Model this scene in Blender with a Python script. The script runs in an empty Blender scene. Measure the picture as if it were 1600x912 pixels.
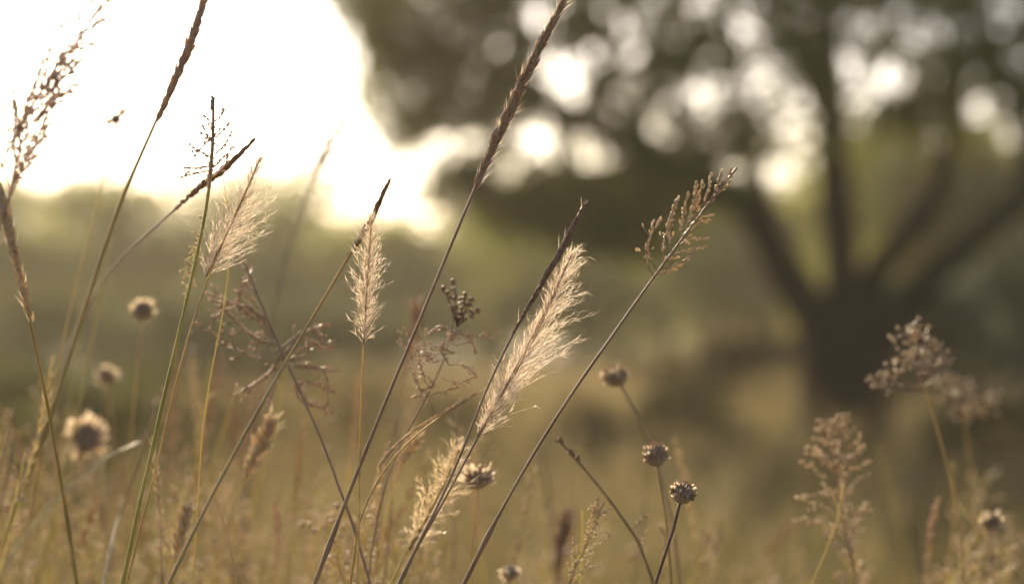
import bpy, math, random
import numpy as np
from mathutils import Vector, Matrix, Quaternion

# ---------------------------------------------------------------- camera, sky, sun, exposure
sc = bpy.context.scene
COL = sc.collection
H = 1.25                     # height of the lens above the ground
FPX = 1600 / 36 * 85         # focal length in photograph pixels (85 mm on full frame)
FOCUS = 1.37

cam_d = bpy.data.cameras.new('camera')
cam = bpy.data.objects.new('camera', cam_d)
COL.objects.link(cam)
cam.location = (0, 0, H)
cam.rotation_euler = (math.radians(90), 0, 0)
cam_d.sensor_width = 36
cam_d.lens = 85
cam_d.clip_start = 0.05
cam_d.clip_end = 3000
cam_d.dof.use_dof = True
cam_d.dof.focus_distance = FOCUS
cam_d.dof.aperture_fstop = 4.1
sc.camera = cam

SUN_EL, SUN_AZ = math.radians(27), math.radians(-17)   # azimuth from +Y, negative = left
world = bpy.data.worlds.new('World')
sc.world = world
world.use_nodes = True
wn = world.node_tree
for n in list(wn.nodes):
    wn.nodes.remove(n)
sky = wn.nodes.new('ShaderNodeTexSky')
sky.sky_type = 'NISHITA'
sky.sun_disc = False
sky.sun_elevation = SUN_EL
sky.sun_rotation = SUN_AZ
sky.air_density = 0.6
sky.dust_density = 2.6
sky.ozone_density = 0.6
bg = wn.nodes.new('ShaderNodeBackground')
bg.inputs['Strength'].default_value = 0.12
wo = wn.nodes.new('ShaderNodeOutputWorld')
wn.links.new(sky.outputs[0], bg.inputs[0])
wn.links.new(bg.outputs[0], wo.inputs[0])

sun_d = bpy.data.lights.new('sun', 'SUN')
sun_d.energy = 5.0
sun_d.angle = math.radians(0.6)
sun_d.color = (1.0, 0.83, 0.57)
sun = bpy.data.objects.new('sun', sun_d)
COL.objects.link(sun)
sdir = Vector((math.sin(SUN_AZ) * math.cos(SUN_EL), math.cos(SUN_AZ) * math.cos(SUN_EL), math.sin(SUN_EL)))
sun.rotation_euler = sdir.to_track_quat('Z', 'Y').to_euler()
sun.location = sdir * 50

sc.view_settings.view_transform = 'Standard'
sc.view_settings.look = 'None'
sc.view_settings.gamma = 1
sc.view_settings.exposure = 0.9
sc.render.engine = 'CYCLES'
sc.cycles.use_denoising = True
sc.cycles.max_bounces = 8
sc.cycles.transparent_max_bounces = 8
sc.cycles.volume_bounces = 0
sc.cycles.sample_clamp_indirect = 6
HAZE = 0.0016

rng = random.Random(7)
nrg = np.random.default_rng(11)

# ---------------------------------------------------------------- helpers
def P(px, py, D=FOCUS):
    return Vector(((px - 800) / FPX * D, D, H - (py - 456) / FPX * D))

def px2m(n, D=FOCUS):
    return n / FPX * D

def mat(name, c1, c2, trans=0.4, rough=0.6, scale=60, tcol=None, spec=0.25, attr=None, bump=0, bscale=20, sss=0, thin=0):
    m = bpy.data.materials.new(name)
    m.use_nodes = True
    nt = m.node_tree
    for n in list(nt.nodes):
        nt.nodes.remove(n)
    out = nt.nodes.new('ShaderNodeOutputMaterial')
    pb = nt.nodes.new('ShaderNodeBsdfPrincipled')
    pb.inputs['Roughness'].default_value = rough
    pb.inputs['Specular IOR Level'].default_value = spec
    mix = nt.nodes.new('ShaderNodeMix')
    mix.data_type = 'RGBA'
    mix.inputs[6].default_value = (*c1, 1)
    mix.inputs[7].default_value = (*c2, 1)
    if attr:
        a = nt.nodes.new('ShaderNodeAttribute')
        a.attribute_name = attr
        nt.links.new(a.outputs['Fac'], mix.inputs[0])
    else:
        tc = nt.nodes.new('ShaderNodeTexCoord')
        nz = nt.nodes.new('ShaderNodeTexNoise')
        nz.inputs['Scale'].default_value = scale
        nz.inputs['Detail'].default_value = 4
        ramp = nt.nodes.new('ShaderNodeValToRGB')
        ramp.color_ramp.elements[0].position = 0.35
        ramp.color_ramp.elements[1].position = 0.65
        nt.links.new(tc.outputs['Object'], nz.inputs['Vector'])
        nt.links.new(nz.outputs[0], ramp.inputs[0])
        nt.links.new(ramp.outputs[0], mix.inputs[0])
    nt.links.new(mix.outputs[2], pb.inputs['Base Color'])
    if sss:
        pb.inputs['Subsurface Weight'].default_value = sss
        pb.inputs['Subsurface Radius'].default_value = (1, .8, .35)
        pb.inputs['Subsurface Scale'].default_value = 0.003
    if bump:
        tc2 = nt.nodes.new('ShaderNodeTexCoord')
        n2 = nt.nodes.new('ShaderNodeTexNoise')
        n2.inputs['Scale'].default_value = bscale
        n2.inputs['Detail'].default_value = 8
        b = nt.nodes.new('ShaderNodeBump')
        b.inputs['Strength'].default_value = bump
        nt.links.new(tc2.outputs['Object'], n2.inputs['Vector'])
        nt.links.new(n2.outputs[0], b.inputs['Height'])
        nt.links.new(b.outputs[0], pb.inputs['Normal'])
    if trans > 0:
        tr = nt.nodes.new('ShaderNodeBsdfTranslucent')
        if tcol:
            tr.inputs[0].default_value = (*tcol, 1)
        else:
            nt.links.new(mix.outputs[2], tr.inputs[0])
        ms = nt.nodes.new('ShaderNodeMixShader')
        ms.inputs[0].default_value = trans
        nt.links.new(pb.outputs[0], ms.inputs[1])
        nt.links.new(tr.outputs[0], ms.inputs[2])
        if thin:
            tp = nt.nodes.new('ShaderNodeBsdfTransparent')
            m2 = nt.nodes.new('ShaderNodeMixShader')
            m2.inputs[0].default_value = thin
            nt.links.new(ms.outputs[0], m2.inputs[1])
            nt.links.new(tp.outputs[0], m2.inputs[2])
            nt.links.new(m2.outputs[0], out.inputs[0])
        else:
            nt.links.new(ms.outputs[0], out.inputs[0])
    else:
        nt.links.new(pb.outputs[0], out.inputs[0])
    return m

M = {}
M['stem_brown'] = mat('stem_brown', (0.25, 0.145, 0.075), (0.40, 0.26, 0.14), 0.15, 0.42, 40, spec=0.5)
M['stem_dark'] = mat('stem_dark', (0.10, 0.06, 0.036), (0.19, 0.12, 0.07), 0.1, 0.5, 40)
M['stem_green'] = mat('stem_green', (0.30, 0.30, 0.065), (0.44, 0.41, 0.13), 0.3, 0.38, 30, spec=0.5, sss=.7)
M['stem_olive'] = mat('stem_olive', (0.29, 0.25, 0.095), (0.42, 0.35, 0.16), 0.25, 0.4, 30, spec=0.5, sss=.6)
M['plume'] = mat('plume', (0.70, 0.56, 0.40), (0.85, 0.73, 0.57), 0.6, 0.4, 300, spec=0.5, thin=0.2)
M['plume_gold'] = mat('plume_gold', (0.68, 0.53, 0.32), (0.80, 0.66, 0.44), 0.6, 0.4, 300, spec=0.5, thin=0.2)
M['bract_brown'] = mat('bract_brown', (0.34, 0.24, 0.13), (0.5, 0.37, 0.22), 0.5, 0.5, 300)
M['spikelet'] = mat('spikelet', (0.38, 0.23, 0.12), (0.62, 0.44, 0.26), 0.45, 0.5, 500)
M['spikelet_dark'] = mat('spikelet_dark', (0.24, 0.145, 0.09), (0.46, 0.30, 0.185), 0.35, 0.5, 500)
M['spikelet_pink'] = mat('spikelet_pink', (0.52, 0.35, 0.23), (0.74, 0.55, 0.38), 0.45, 0.45, 400)
M['straw_glare'] = mat('straw_glare', (0.46, 0.32, 0.23), (0.68, 0.51, 0.39), 0.5, 0.5, 300, thin=0.12)  # lightened and partly see-through, imitating white sky glare bleeding over thin stems
M['bead'] = mat('bead', (0.56, 0.43, 0.25), (0.86, 0.72, 0.49), 0.5, 0.45, 400)
M['head_dark'] = mat('head_dark', (0.24, 0.17, 0.11), (0.40, 0.31, 0.22), 0.0, 0.8, 700, spec=.1, bump=0.6, bscale=900)
M['bract'] = mat('bract', (0.60, 0.46, 0.29), (0.76, 0.62, 0.43), 0.55, 0.5, 300)
M['meadow'] = mat('meadow', (0.05, 0.048, 0.015), (0.23, 0.18, 0.07), 0.45, 0.55, attr='tint')
M['meadow_head'] = mat('meadow_head', (0.22, 0.15, 0.06), (0.52, 0.38, 0.18), 0.5, 0.5, attr='tint')
M['bark'] = mat('bark', (0.018, 0.012, 0.007), (0.045, 0.03, 0.018), 0, 0.95, 6, spec=0.02, bump=0.7, bscale=14)
M['leaf'] = mat('leaf', (0.09, 0.105, 0.022), (0.18, 0.182, 0.04), 0.68, 0.45, attr='tint')
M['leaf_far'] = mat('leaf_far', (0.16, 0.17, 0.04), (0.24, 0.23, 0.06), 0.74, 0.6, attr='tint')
M['leaf_dark'] = mat('leaf_dark', (0.035, 0.045, 0.025), (0.07, 0.08, 0.04), 0.3, 0.6, attr='tint')
M['leaf_olive'] = mat('leaf_olive', (0.075, 0.08, 0.025), (0.13, 0.125, 0.04), 0.5, 0.6, attr='tint')
M['leaf_brown'] = mat('leaf_brown', (0.09, 0.07, 0.028), (0.20, 0.15, 0.06), 0.5, 0.6, attr='tint')
M['weed'] = mat('weed', (0.06, 0.058, 0.018), (0.32, 0.25, 0.10), 0.45, 0.55, attr='tint')
M['soil'] = mat('soil', (0.10, 0.08, 0.04), (0.20, 0.15, 0.08), 0, 0.9, 0.8, bump=0.4, bscale=12)

class MB:
    def __init__(s):
        s.v = []
        s.f = []
    def tube(s, pts, rad, sides=6, cap=True):
        n = len(pts)
        b = len(s.v)
        t0 = (pts[1] - pts[0]).normalized()
        u = t0.orthogonal().normalized()
        for i in range(n):
            t = (pts[min(i + 1, n - 1)] - pts[max(i - 1, 0)])
            t = t.normalized() if t.length > 1e-9 else t0
            u = (u - t * u.dot(t))
            u = u.normalized() if u.length > 1e-6 else t.orthogonal().normalized()
            w = t.cross(u)
            r = rad(i / (n - 1)) if callable(rad) else rad[i]
            for k in range(sides):
                a = 2 * math.pi * k / sides
                s.v.append(pts[i] + (u * math.cos(a) + w * math.sin(a)) * r)
        for i in range(n - 1):
            for k in range(sides):
                k2 = (k + 1) % sides
                s.f.append((b + i * sides + k, b + i * sides + k2, b + (i + 1) * sides + k2, b + (i + 1) * sides + k))
        if cap:
            s.f.append(tuple(b + k for k in range(sides))[::-1])
            s.f.append(tuple(b + (n - 1) * sides + k for k in range(sides)))
    def seed(s, base, d, L, r, sides=5):
        """pointed spikelet / grain: base point, direction, length, radius"""
        d = d.normalized()
        u = d.orthogonal().normalized()
        w = d.cross(u)
        b = len(s.v)
        s.v.append(base.copy())
        for q, rr in ((0.25, 0.85), (0.55, 1.0), (0.82, 0.5)):
            for k in range(sides):
                a = 2 * math.pi * k / sides
                s.v.append(base + d * (L * q) + (u * math.cos(a) + w * math.sin(a)) * (r * rr))
        s.v.append(base + d * L)
        e = b + 1 + 3 * sides
        for k in range(sides):
            k2 = (k + 1) % sides
            s.f.append((b, b + 1 + k2, b + 1 + k))
            for j in range(2):
                o = b + 1 + j * sides
                s.f.append((o + k, o + k2, o + sides + k2, o + sides + k))
            o = b + 1 + 2 * sides
            s.f.append((o + k, o + k2, e))
    def hair(s, p, d, bend, L, r, seg=4):
        """thin curved flat bristle tapering to a point"""
        b = len(s.v)
        d = d.normalized()
        cur = p.copy()
        st = L / seg
        u = d.cross(rv())
        u = u.normalized() if u.length > 1e-3 else d.orthogonal().normalized()
        for i in range(seg):
            rr = r * (1 - 0.75 * (i / seg) ** 1.3)
            s.v.append(cur + u * rr)
            s.v.append(cur - u * rr)
            cur = cur + d * st
            d = (d + bend * st).normalized()
            u = (u - d * u.dot(d)).normalized()
        s.v.append(cur)
        for i in range(seg - 1):
            s.f.append((b + i * 2, b + i * 2 + 1, b + i * 2 + 3, b + i * 2 + 2))
        s.f.append((b + seg * 2 - 2, b + seg * 2 - 1, b + seg * 2))
    def mesh(s, name, m, off=Vector((0, 0, 0)), smooth=True):
        me = bpy.data.meshes.new(name)
        me.from_pydata([tuple(v - off) for v in s.v], [], s.f)
        me.materials.append(M[m])
        if smooth:
            me.polygons.foreach_set('use_smooth', [True] * len(me.polygons))
        me.update()
        return me
    def build(s, name, m, parent=None, off=Vector((0, 0, 0)), smooth=True, kind=None):
        o = bpy.data.objects.new(name, s.mesh(name, m, off, smooth))
        COL.objects.link(o)
        if parent:
            o.parent = parent
        if kind:
            o['kind'] = kind
        return o

def spline(pts, n=24):
    """Catmull-Rom through the points"""
    out = []
    m = len(pts)
    for i in range(n):
        t = i / (n - 1) * (m - 1)
        k = min(int(t), m - 2)
        f = t - k
        p0 = pts[k - 1] if k > 0 else pts[0] * 2 - pts[1]
        p1, p2 = pts[k], pts[k + 1]
        p3 = pts[k + 2] if k + 2 < m else pts[-1] * 2 - pts[-2]
        out.append(0.5 * ((2 * p1) + (p2 - p0) * f + (2 * p0 - 5 * p1 + 4 * p2 - p3) * f * f + (3 * p1 - p0 - 3 * p2 + p3) * f ** 3))
    return out

def smooth(poly, n=110, it=10):
    seg = [(poly[i + 1] - poly[i]).length for i in range(len(poly) - 1)]
    tot = sum(seg)
    out, acc, j = [], 0.0, 0
    for i in range(n):
        w = tot * i / (n - 1)
        while j < len(seg) - 1 and acc + seg[j] < w:
            acc += seg[j]
            j += 1
        out.append(poly[j].lerp(poly[j + 1], min(1, (w - acc) / max(seg[j], 1e-9))))
    for _ in range(it):
        out = [out[0]] + [(out[i - 1] + out[i] * 2 + out[i + 1]) / 4 for i in range(1, n - 1)] + [out[-1]]
    return out

def at(poly, t):
    x = max(0, min(1, t)) * (len(poly) - 1)
    i = min(int(x), len(poly) - 2)
    return poly[i].lerp(poly[i + 1], x - i), (poly[i + 1] - poly[i]).normalized()

def rv():
    while True:
        v = Vector((rng.uniform(-1, 1), rng.uniform(-1, 1), rng.uniform(-1, 1)))
        if 0.05 < v.length < 1:
            return v.normalized()

def around(ax, ang):
    u = ax.orthogonal().normalized()
    w = ax.cross(u)
    return u * math.cos(ang) + w * math.sin(ang)

def tag(o, label, cat, group=None):
    o['label'] = label
    o['category'] = cat
    o['kind'] = 'thing'
    if group:
        o['group'] = group
    return o

def structure(o):
    o['kind'] = 'structure'
    return o

def to_ground(pts):
    """pts run from the top of a plant down to where it leaves the picture; carry the stem on to the soil"""
    p = pts[-1]
    d = (pts[-1] - pts[-2]).normalized()
    sl = d / max(-d.z, 0.5)
    q = p + sl * (p.z * 0.45)
    b = p + sl * (p.z * 0.72)
    b.z = 0
    q.z = p.z * 0.52
    return pts + [q, b]

def root(name, label, cat, loc, group=None):
    o = bpy.data.objects.new(name, None)
    o.empty_display_size = 0.02
    COL.objects.link(o)
    o.location = loc
    return tag(o, label, cat, group)

def add_leaf(o, p, up, L, w, m):
    """narrow folded grass leaf that bends over and twists"""
    rad = around(up, rng.uniform(0, 6.28))
    d = (up + rad * .35).normalized()
    side = d.cross(rad).normalized()
    cur = p.copy()
    n = 10
    drop = rng.uniform(.2, 1.6)
    tw = rng.uniform(-2, 2)
    mb = MB()
    for i in range(n + 1):
        t = i / n
        sd = Quaternion(d, tw * t) @ side
        ww = w * (1 - t ** 2.2) * (.6 + .4 * min(1, t * 4)) + .0002
        nrm = sd.cross(d)
        mb.v += [cur + sd * ww, cur + nrm * ww * .45, cur - sd * ww]
        cur = cur + d * (L / n)
        d = (d + (Vector((0, 0, -1)) * drop * t + rad * .25 + rv() * .09) / n * 2).normalized()
    for i in range(n):
        for j in range(2):
            a = i * 3 + j
            mb.f.append((a, a + 1, a + 4, a + 3))
    mb.build('leaf', m, o, o.location)

def plant(name, label, cat, path, wid, m, group=None, wtop=0.45, D=FOCUS, leaves=1):
    """path: list of (px,py[,D]) from the top downwards -> root, polyline of the stem (top first)"""
    pts = [P(p[0], p[1], p[2] if len(p) > 2 else D) for p in path]
    pts = to_ground(pts)
    poly = smooth(spline(pts, 12 * len(pts)))
    o = root(name, label, cat, poly[-1], group)
    r = px2m(wid, D) / 2
    mb = MB()
    # slight kinks and nodes
    k = rng.uniform(0, 10)
    nd = rng.uniform(.16, .34)
    kd = Vector((rng.uniform(-1, 1), rng.uniform(-1, 1), 0))
    pl = [q + Vector((math.sin(i * 0.21 + k), math.cos(i * 0.17 + k), 0)) * r * 0.3 + kd * (r * 2.2 * max(0, 1 - abs(i / 109 - nd) / .11) - r * 1.6 * max(0, 1 - abs(i / 109 - nd * .45) / .07)) for i, q in enumerate(poly)]
    mb.tube(pl, lambda t: r * (wtop + (1 - wtop) * min(1, t * 2.2)) * (1 + 0.06 * math.sin(t * 60 + k)) * (1 + .55 * math.exp(-((t - nd) / .006) ** 2) + .18 * (nd < t < nd + .1)), 7)
    mb.build('stem', m, o, o.location)
    for i in range(leaves):
        t = nd + .1 if i == 0 else rng.uniform(.2, .42)
        p, d = at(poly, t)
        add_leaf(o, p, -d, rng.uniform(.1, .2), rng.uniform(.0018, .003), m if m != 'stem_dark' else 'stem_brown')
    return o, poly

def upto(poly, frac):
    n = max(3, int(len(poly) * frac))
    return poly[:n]

def pos_px(poly, py):
    """index along the polyline where it crosses the given height of point (world z)"""
    for i in range(len(poly) - 1):
        if poly[i].z >= py >= poly[i + 1].z:
            return i
    return len(poly) - 1

# -- flower head kinds -------------------------------------------------------------------------
def add_spike(o, axis, n, L, r, m, spread=0.22, awn=0.0, prof=None, hairs=0, hm='plume'):
    """dense narrow spike of overlapping spikelets; axis runs tip -> base"""
    mb = MB()
    for i in range(n):
        t = (i + rng.random()) / n
        p, d = at(axis, t)
        d = -d
        ang = i * 2.4 + rng.uniform(-.5, .5)
        rad = around(d, ang)
        f = prof(t) if prof else (0.35 + 0.65 * math.sin(math.pi * min(1, 0.12 + t * 0.85)))
        sp = spread * rng.uniform(0.6, 1.5)
        dd = (d + rad * sp).normalized()
        mb.seed(p + rad * r * 0.5 * f, dd, L * f * rng.uniform(0.75, 1.25), r * f * rng.uniform(0.7, 1.1), 5)
        if rng.random() < awn:
            mb.hair(p + dd * L * f * 0.8, dd, rad * 4, L * rng.uniform(0.6, 1.4), r * 0.16, 3)
    ob = mb.build('seed_spike', m, o, o.location)
    if hairs:
        hb = MB()
        for i in range(hairs):
            t = rng.random()
            p, d = at(axis, t)
            rad = around(-d, rng.uniform(0, 6.3))
            hb.hair(p + rad * r, (-d + rad * rng.uniform(0.2, 0.7)), rad * rng.uniform(-20, 20), L * rng.uniform(0.6, 1.5), r * 0.2, 3)
        hb.build('bristles', hm, ob, Vector(o.location), kind='stuff')
    return ob

def add_plume(o, axis, n, hl, r, m, prof, open_=0.75, bias=None, axm='stem_brown', axr=None, fleck=None):
    """feathery plume, axis tip -> base, hl hair length, prof(t) length profile"""
    ab = MB()
    axr = axr or r * 3.6
    ab.tube(axis, lambda t: axr * (0.3 + 0.7 * t), 5)
    pl = ab.build('plume', axm, o, o.location)
    mb = MB()
    sb = MB()
    u = fleck or hl * .17
    for i in range(n):
        t = (i + rng.random()) / n
        p, d = at(axis, t)
        up = -d
        rad = around(up, rng.uniform(0, 2 * math.pi))
        k = 1 - .35 * max(0, -rad.y)
        if bias:
            k *= 1 + bias[1] * max(-1, min(1, rad.dot(bias[0])))
        L = hl * prof(t) * k * rng.choice((.55, .8, .95, 1.05, 1.15))
        th = open_ * rng.uniform(0.6, 1.3)
        cur = p.copy()
        dd = (up * math.cos(th) + rad * math.sin(th)).normalized()
        # a curved branchlet set with short curling spikelets that end in fine hairs
        curl = (up * rng.uniform(-.4, .9) + rad * rng.uniform(-.5, .5) + rv() * .5)
        pts = []
        for j in range(6):
            pts.append(cur.copy())
            cur = cur + dd * (L / 5)
            dd = (dd + curl * .16).normalized()
        mb.tube(pts, lambda q: r * (.75 - .4 * q), 3, cap=False)
        m_ = max(2, int(L / u * 1.5))
        for j in range(m_):
            q = rng.uniform(.12, 1)
            e, dr = at(pts, q)
            sd = (dr + rv() * .55).normalized()
            ln = u * rng.uniform(.5, 1.25)
            sb.hair(e, sd, rv() * (1.25 / ln), ln, r * rng.uniform(.8, 1.7), 4)
            if rng.random() < .35:
                mb.hair(e + sd * ln * .6, sd + rv() * .3, rv() * (1.2 / ln), ln * rng.uniform(.8, 1.8), r * .45, 4)
    mb.build('bristles', m, pl, Vector(o.location), kind='stuff')
    sb.build('spikelets', m, pl, Vector(o.location), kind='stuff')
    return pl

def add_branch(o, p, d, bend, L, r, bead, nbead, m, bm, drop=0.0, sub=0.0, bl=2.0):
    """one panicle branch with its grains"""
    pts = []
    cur, dd = p.copy(), d.normalized()
    seg = 8
    for i in range(seg + 1):
        pts.append(cur.copy())
        cur = cur + dd * (L / seg)
        dd = (dd + bend * (1.0 / seg) + Vector((0, 0, -drop / seg)) + rv() * 0.12).normalized()
    mb = MB()
    mb.tube(pts, lambda t: r * (1 - 0.6 * t), 4)
    sb = MB()
    for i in range(nbead):
        t = 0.22 + 0.78 * (i + rng.random() * 0.8) / nbead
        q, dr = at(pts, t)
        rad = around(dr, rng.uniform(0, 6.28))
        if rng.random() < sub:
            l2 = L * rng.uniform(0.12, 0.3)
            e = q + (dr + rad * 0.8).normalized() * l2
            mb.tube([q, (q + e) / 2 + rv() * l2 * 0.06, e], lambda t: r * 0.5, 3)
            for k in range(2):
                sb.seed(q.lerp(e, 0.55 + 0.4 * k), (dr + rad * rng.uniform(-.2, .9)), bead * bl * rng.uniform(0.7, 1.2), bead * rng.uniform(0.8, 1.1))
        else:
            sb.seed(q, (dr + rad * rng.uniform(0.3, 0.9)), bead * bl * rng.uniform(0.7, 1.25), bead * rng.uniform(0.75, 1.1))
    sb.seed(pts[-1], dd, bead * bl, bead)
    b = mb.build('branch', m, o, o.location)
    sb.build('spikelets', bm, b, Vector(o.location), kind='stuff')
    return b

def add_panicle(o, axis, n, L0, L1, bead, nbead, m='stem_brown', bm='bead', r=None, open_=0.7, bias=None, bend=0.0, drop=0.0, sub=0.3, t0=0.03, bl=2.0, whorl=1):
    r = r or bead * 0.35
    for i in range(n):
        t = t0 + (1 - t0) * (i + rng.uniform(0, .6)) / n
        p, d = at(axis, t)
        up = -d
        for w in range(whorl):
            rad = around(up, i * 2.4 + w * 2.1 + rng.uniform(-.6, .6))
            k = 1.0
            if bias:
                k = 1 + bias[1] * rad.dot(bias[0])
            L = (L1 + (L0 - L1) * t ** 0.8) * rng.uniform(0.7, 1.15) * k
            th = open_ * rng.uniform(0.7, 1.25)
            dd = up * math.cos(th) + rad * math.sin(th)
            add_branch(o, p, dd, (up - rad) * bend, L, r, bead, max(2, int(nbead * (0.35 + 0.65 * L / L0))), m, bm, drop, sub, bl)

_bract = {}
def bract_mesh(m):
    """slightly cupped pointed bract, one unit long along +Z, with thickness"""
    if m in _bract:
        return _bract[m]
    v, f = [], []
    prof = [(0, .10), (.3, .2), (.62, .24), (.88, .13), (1, .02)]
    for z, w in prof:
        cup = 0.18 * z * z
        v += [(-w, cup, z), (0, cup - .05, z), (w, cup, z)]
    for i in range(len(prof) - 1):
        for j in range(2):
            a = i * 3 + j
            f.append((a, a + 1, a + 4, a + 3))
    me = bpy.data.meshes.new('bract')
    me.from_pydata(v, [], f)
    me.materials.append(M[m])
    me.polygons.foreach_set('use_smooth', [True] * len(me.polygons))
    _bract[m] = me
    return me

def add_head(o, c, up, r, nb=16, bl=0.55, bm='bract', squash=1.0, flare=0.9, rows=2, name='seed_head'):
    """globular dry seed head ringed by pale bracts"""
    up = up.normalized()
    mb = MB()
    N, S = 9, 14
    Rm = up.to_track_quat('Z', 'Y').to_matrix()
    for i in range(N + 1):
        a = math.pi * i / N
        for k in range(S):
            b = 2 * math.pi * k / S
            rr = 1 + 0.07 * math.sin(b * 7) * math.sin(a * 5) + rng.uniform(-.05, .05)
            z = -math.cos(a) * squash
            q = Vector((math.sin(a) * math.cos(b) * rr, math.sin(a) * math.sin(b) * rr, z + (0.06 * rng.uniform(-1, 1))))
            mb.v.append(Rm @ q * r)
    for i in range(N):
        for k in range(S):
            k2 = (k + 1) % S
            mb.f.append((i * S + k, i * S + k2, (i + 1) * S + k2, (i + 1) * S + k))
    hd = mb.build(name, 'head_dark', o)
    hd.location = c - Vector(o.location)
    hd.scale = (rng.uniform(.9, 1.1), rng.uniform(.9, 1.1), rng.uniform(.88, 1.1))
    # tiny florets studding the dome
    fb = MB()
    for i in range(230):
        q = rv()
        if q.z < -0.45:
            continue
        q = Rm @ Vector((q.x, q.y, q.z * squash))
        fb.seed(q * r * 0.9, q + up * .5 + rv() * .35, r * rng.uniform(.25, .5), r * 0.08, 4)
    fb.build('florets', 'spikelet', hd, kind='stuff')
    for row in range(rows):
        for i in range(nb):
            a = 2 * math.pi * (i + 0.5 * row) / nb + rng.uniform(-.15, .15)
            el = -0.35 + 0.5 * row + rng.uniform(-.15, .15)
            d = Vector((math.cos(a) * math.cos(el), math.sin(a) * math.cos(el), math.sin(el) * squash))
            grow = (d * flare + Vector((0, 0, 1 - flare * 0.55)) + rv() * .2).normalized()
            b = bpy.data.objects.new('bract', bract_mesh(bm))
            COL.objects.link(b)
            b.parent = hd
            b.location = Rm @ (d * r * 0.9)
            b.rotation_euler = ((Rm @ grow).to_track_quat('Z', 'Y') @ Quaternion((0, 0, 1), rng.uniform(-1.5, 1.5))).to_euler()
            b.scale = [r * bl * rng.uniform(0.7, 1.3)] * 3
    return hd

def copy_tree(o, parent=None):
    c = o.copy()
    COL.objects.link(c)
    c.parent = parent
    for ch in list(o.children):
        copy_tree(ch, c)
    return c

# leaf clouds ---------------------------------------------------------------------------------
def leaf_cloud(name, centers, size, m, parent, off, aspect=0.55, tint=None):
    """many small folded leaves as one mesh; centers Nx3"""
    n = len(centers)
    a = nrg.normal(size=(n, 3)); a /= np.linalg.norm(a, axis=1)[:, None]
    b = nrg.normal(size=(n, 3)); b -= a * (a * b).sum(1)[:, None]; b /= np.linalg.norm(b, axis=1)[:, None]
    c = np.cross(a, b)
    s = size * nrg.uniform(0.6, 1.35, n)[:, None]
    v = np.empty((n, 4, 3))
    v[:, 0] = centers - a * s * .5
    v[:, 1] = centers + b * s * .5 * aspect + c * s * .08
    v[:, 2] = centers + a * s * .5
    v[:, 3] = centers - b * s * .5 * aspect + c * s * .08
    v -= np.array(off)
    f = np.arange(n * 4).reshape(n, 4)
    tri = np.concatenate([f[:, [0, 1, 2]], f[:, [0, 2, 3]]])
    t = nrg.random(n) if tint is None else tint
    return np_mesh(name, v.reshape(-1, 3), tri, m, parent, np.repeat(t, 4))

def np_mesh(name, v, tri, m, parent, tint):
    me = bpy.data.meshes.new(name)
    me.vertices.add(len(v))
    me.vertices.foreach_set('co', v.astype(np.float32).ravel())
    me.loops.add(tri.size)
    me.loops.foreach_set('vertex_index', tri.astype(np.int32).ravel())
    me.polygons.add(len(tri))
    me.polygons.foreach_set('loop_start', np.arange(0, tri.size, 3, dtype=np.int32))
    me.polygons.foreach_set('loop_total', np.full(len(tri), 3, dtype=np.int32))
    at_ = me.attributes.new('tint', 'FLOAT', 'POINT')
    at_.data.foreach_set('value', tint.astype(np.float32))
    me.materials.append(M[m])
    me.update(calc_edges=True)
    o = bpy.data.objects.new(name, me)
    COL.objects.link(o)
    if parent:
        o.parent = parent
    return o

# ---------------------------------------------------------------- the ground
def build_ground():
    n = 60
    xs = np.concatenate([-np.geomspace(900, 2, n // 2), np.geomspace(2, 900, n // 2)])
    ys = np.concatenate([[-900, -200, -40, -10], np.linspace(-3, 60, 60), np.geomspace(66, 1500, 16)])
    X, Y = np.meshgrid(xs, ys)
    Z = 0.03 * np.sin(X * 0.9 + Y * 0.35) * np.sin(Y * 0.6) * np.clip((np.abs(Y) - 2) / 4, 0, 1)
    v = np.stack([X, Y, Z], -1).reshape(-1, 3)
    w = len(xs)
    i = np.arange((len(ys) - 1) * w).reshape(len(ys) - 1, w)[:, :-1].ravel()
    tri = np.concatenate([np.stack([i, i + 1, i + w + 1], 1), np.stack([i, i + w + 1, i + w], 1)])
    o = np_mesh('ground', v, tri, 'soil', None, np.zeros(len(v)))
    structure(o)
build_ground()

# ---------------------------------------------------------------- the old tree on the right
TD = 14.5
def T(px, py, dy=0.0):
    p = P(px, py, TD)
    p.y += dy
    return p

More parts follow.
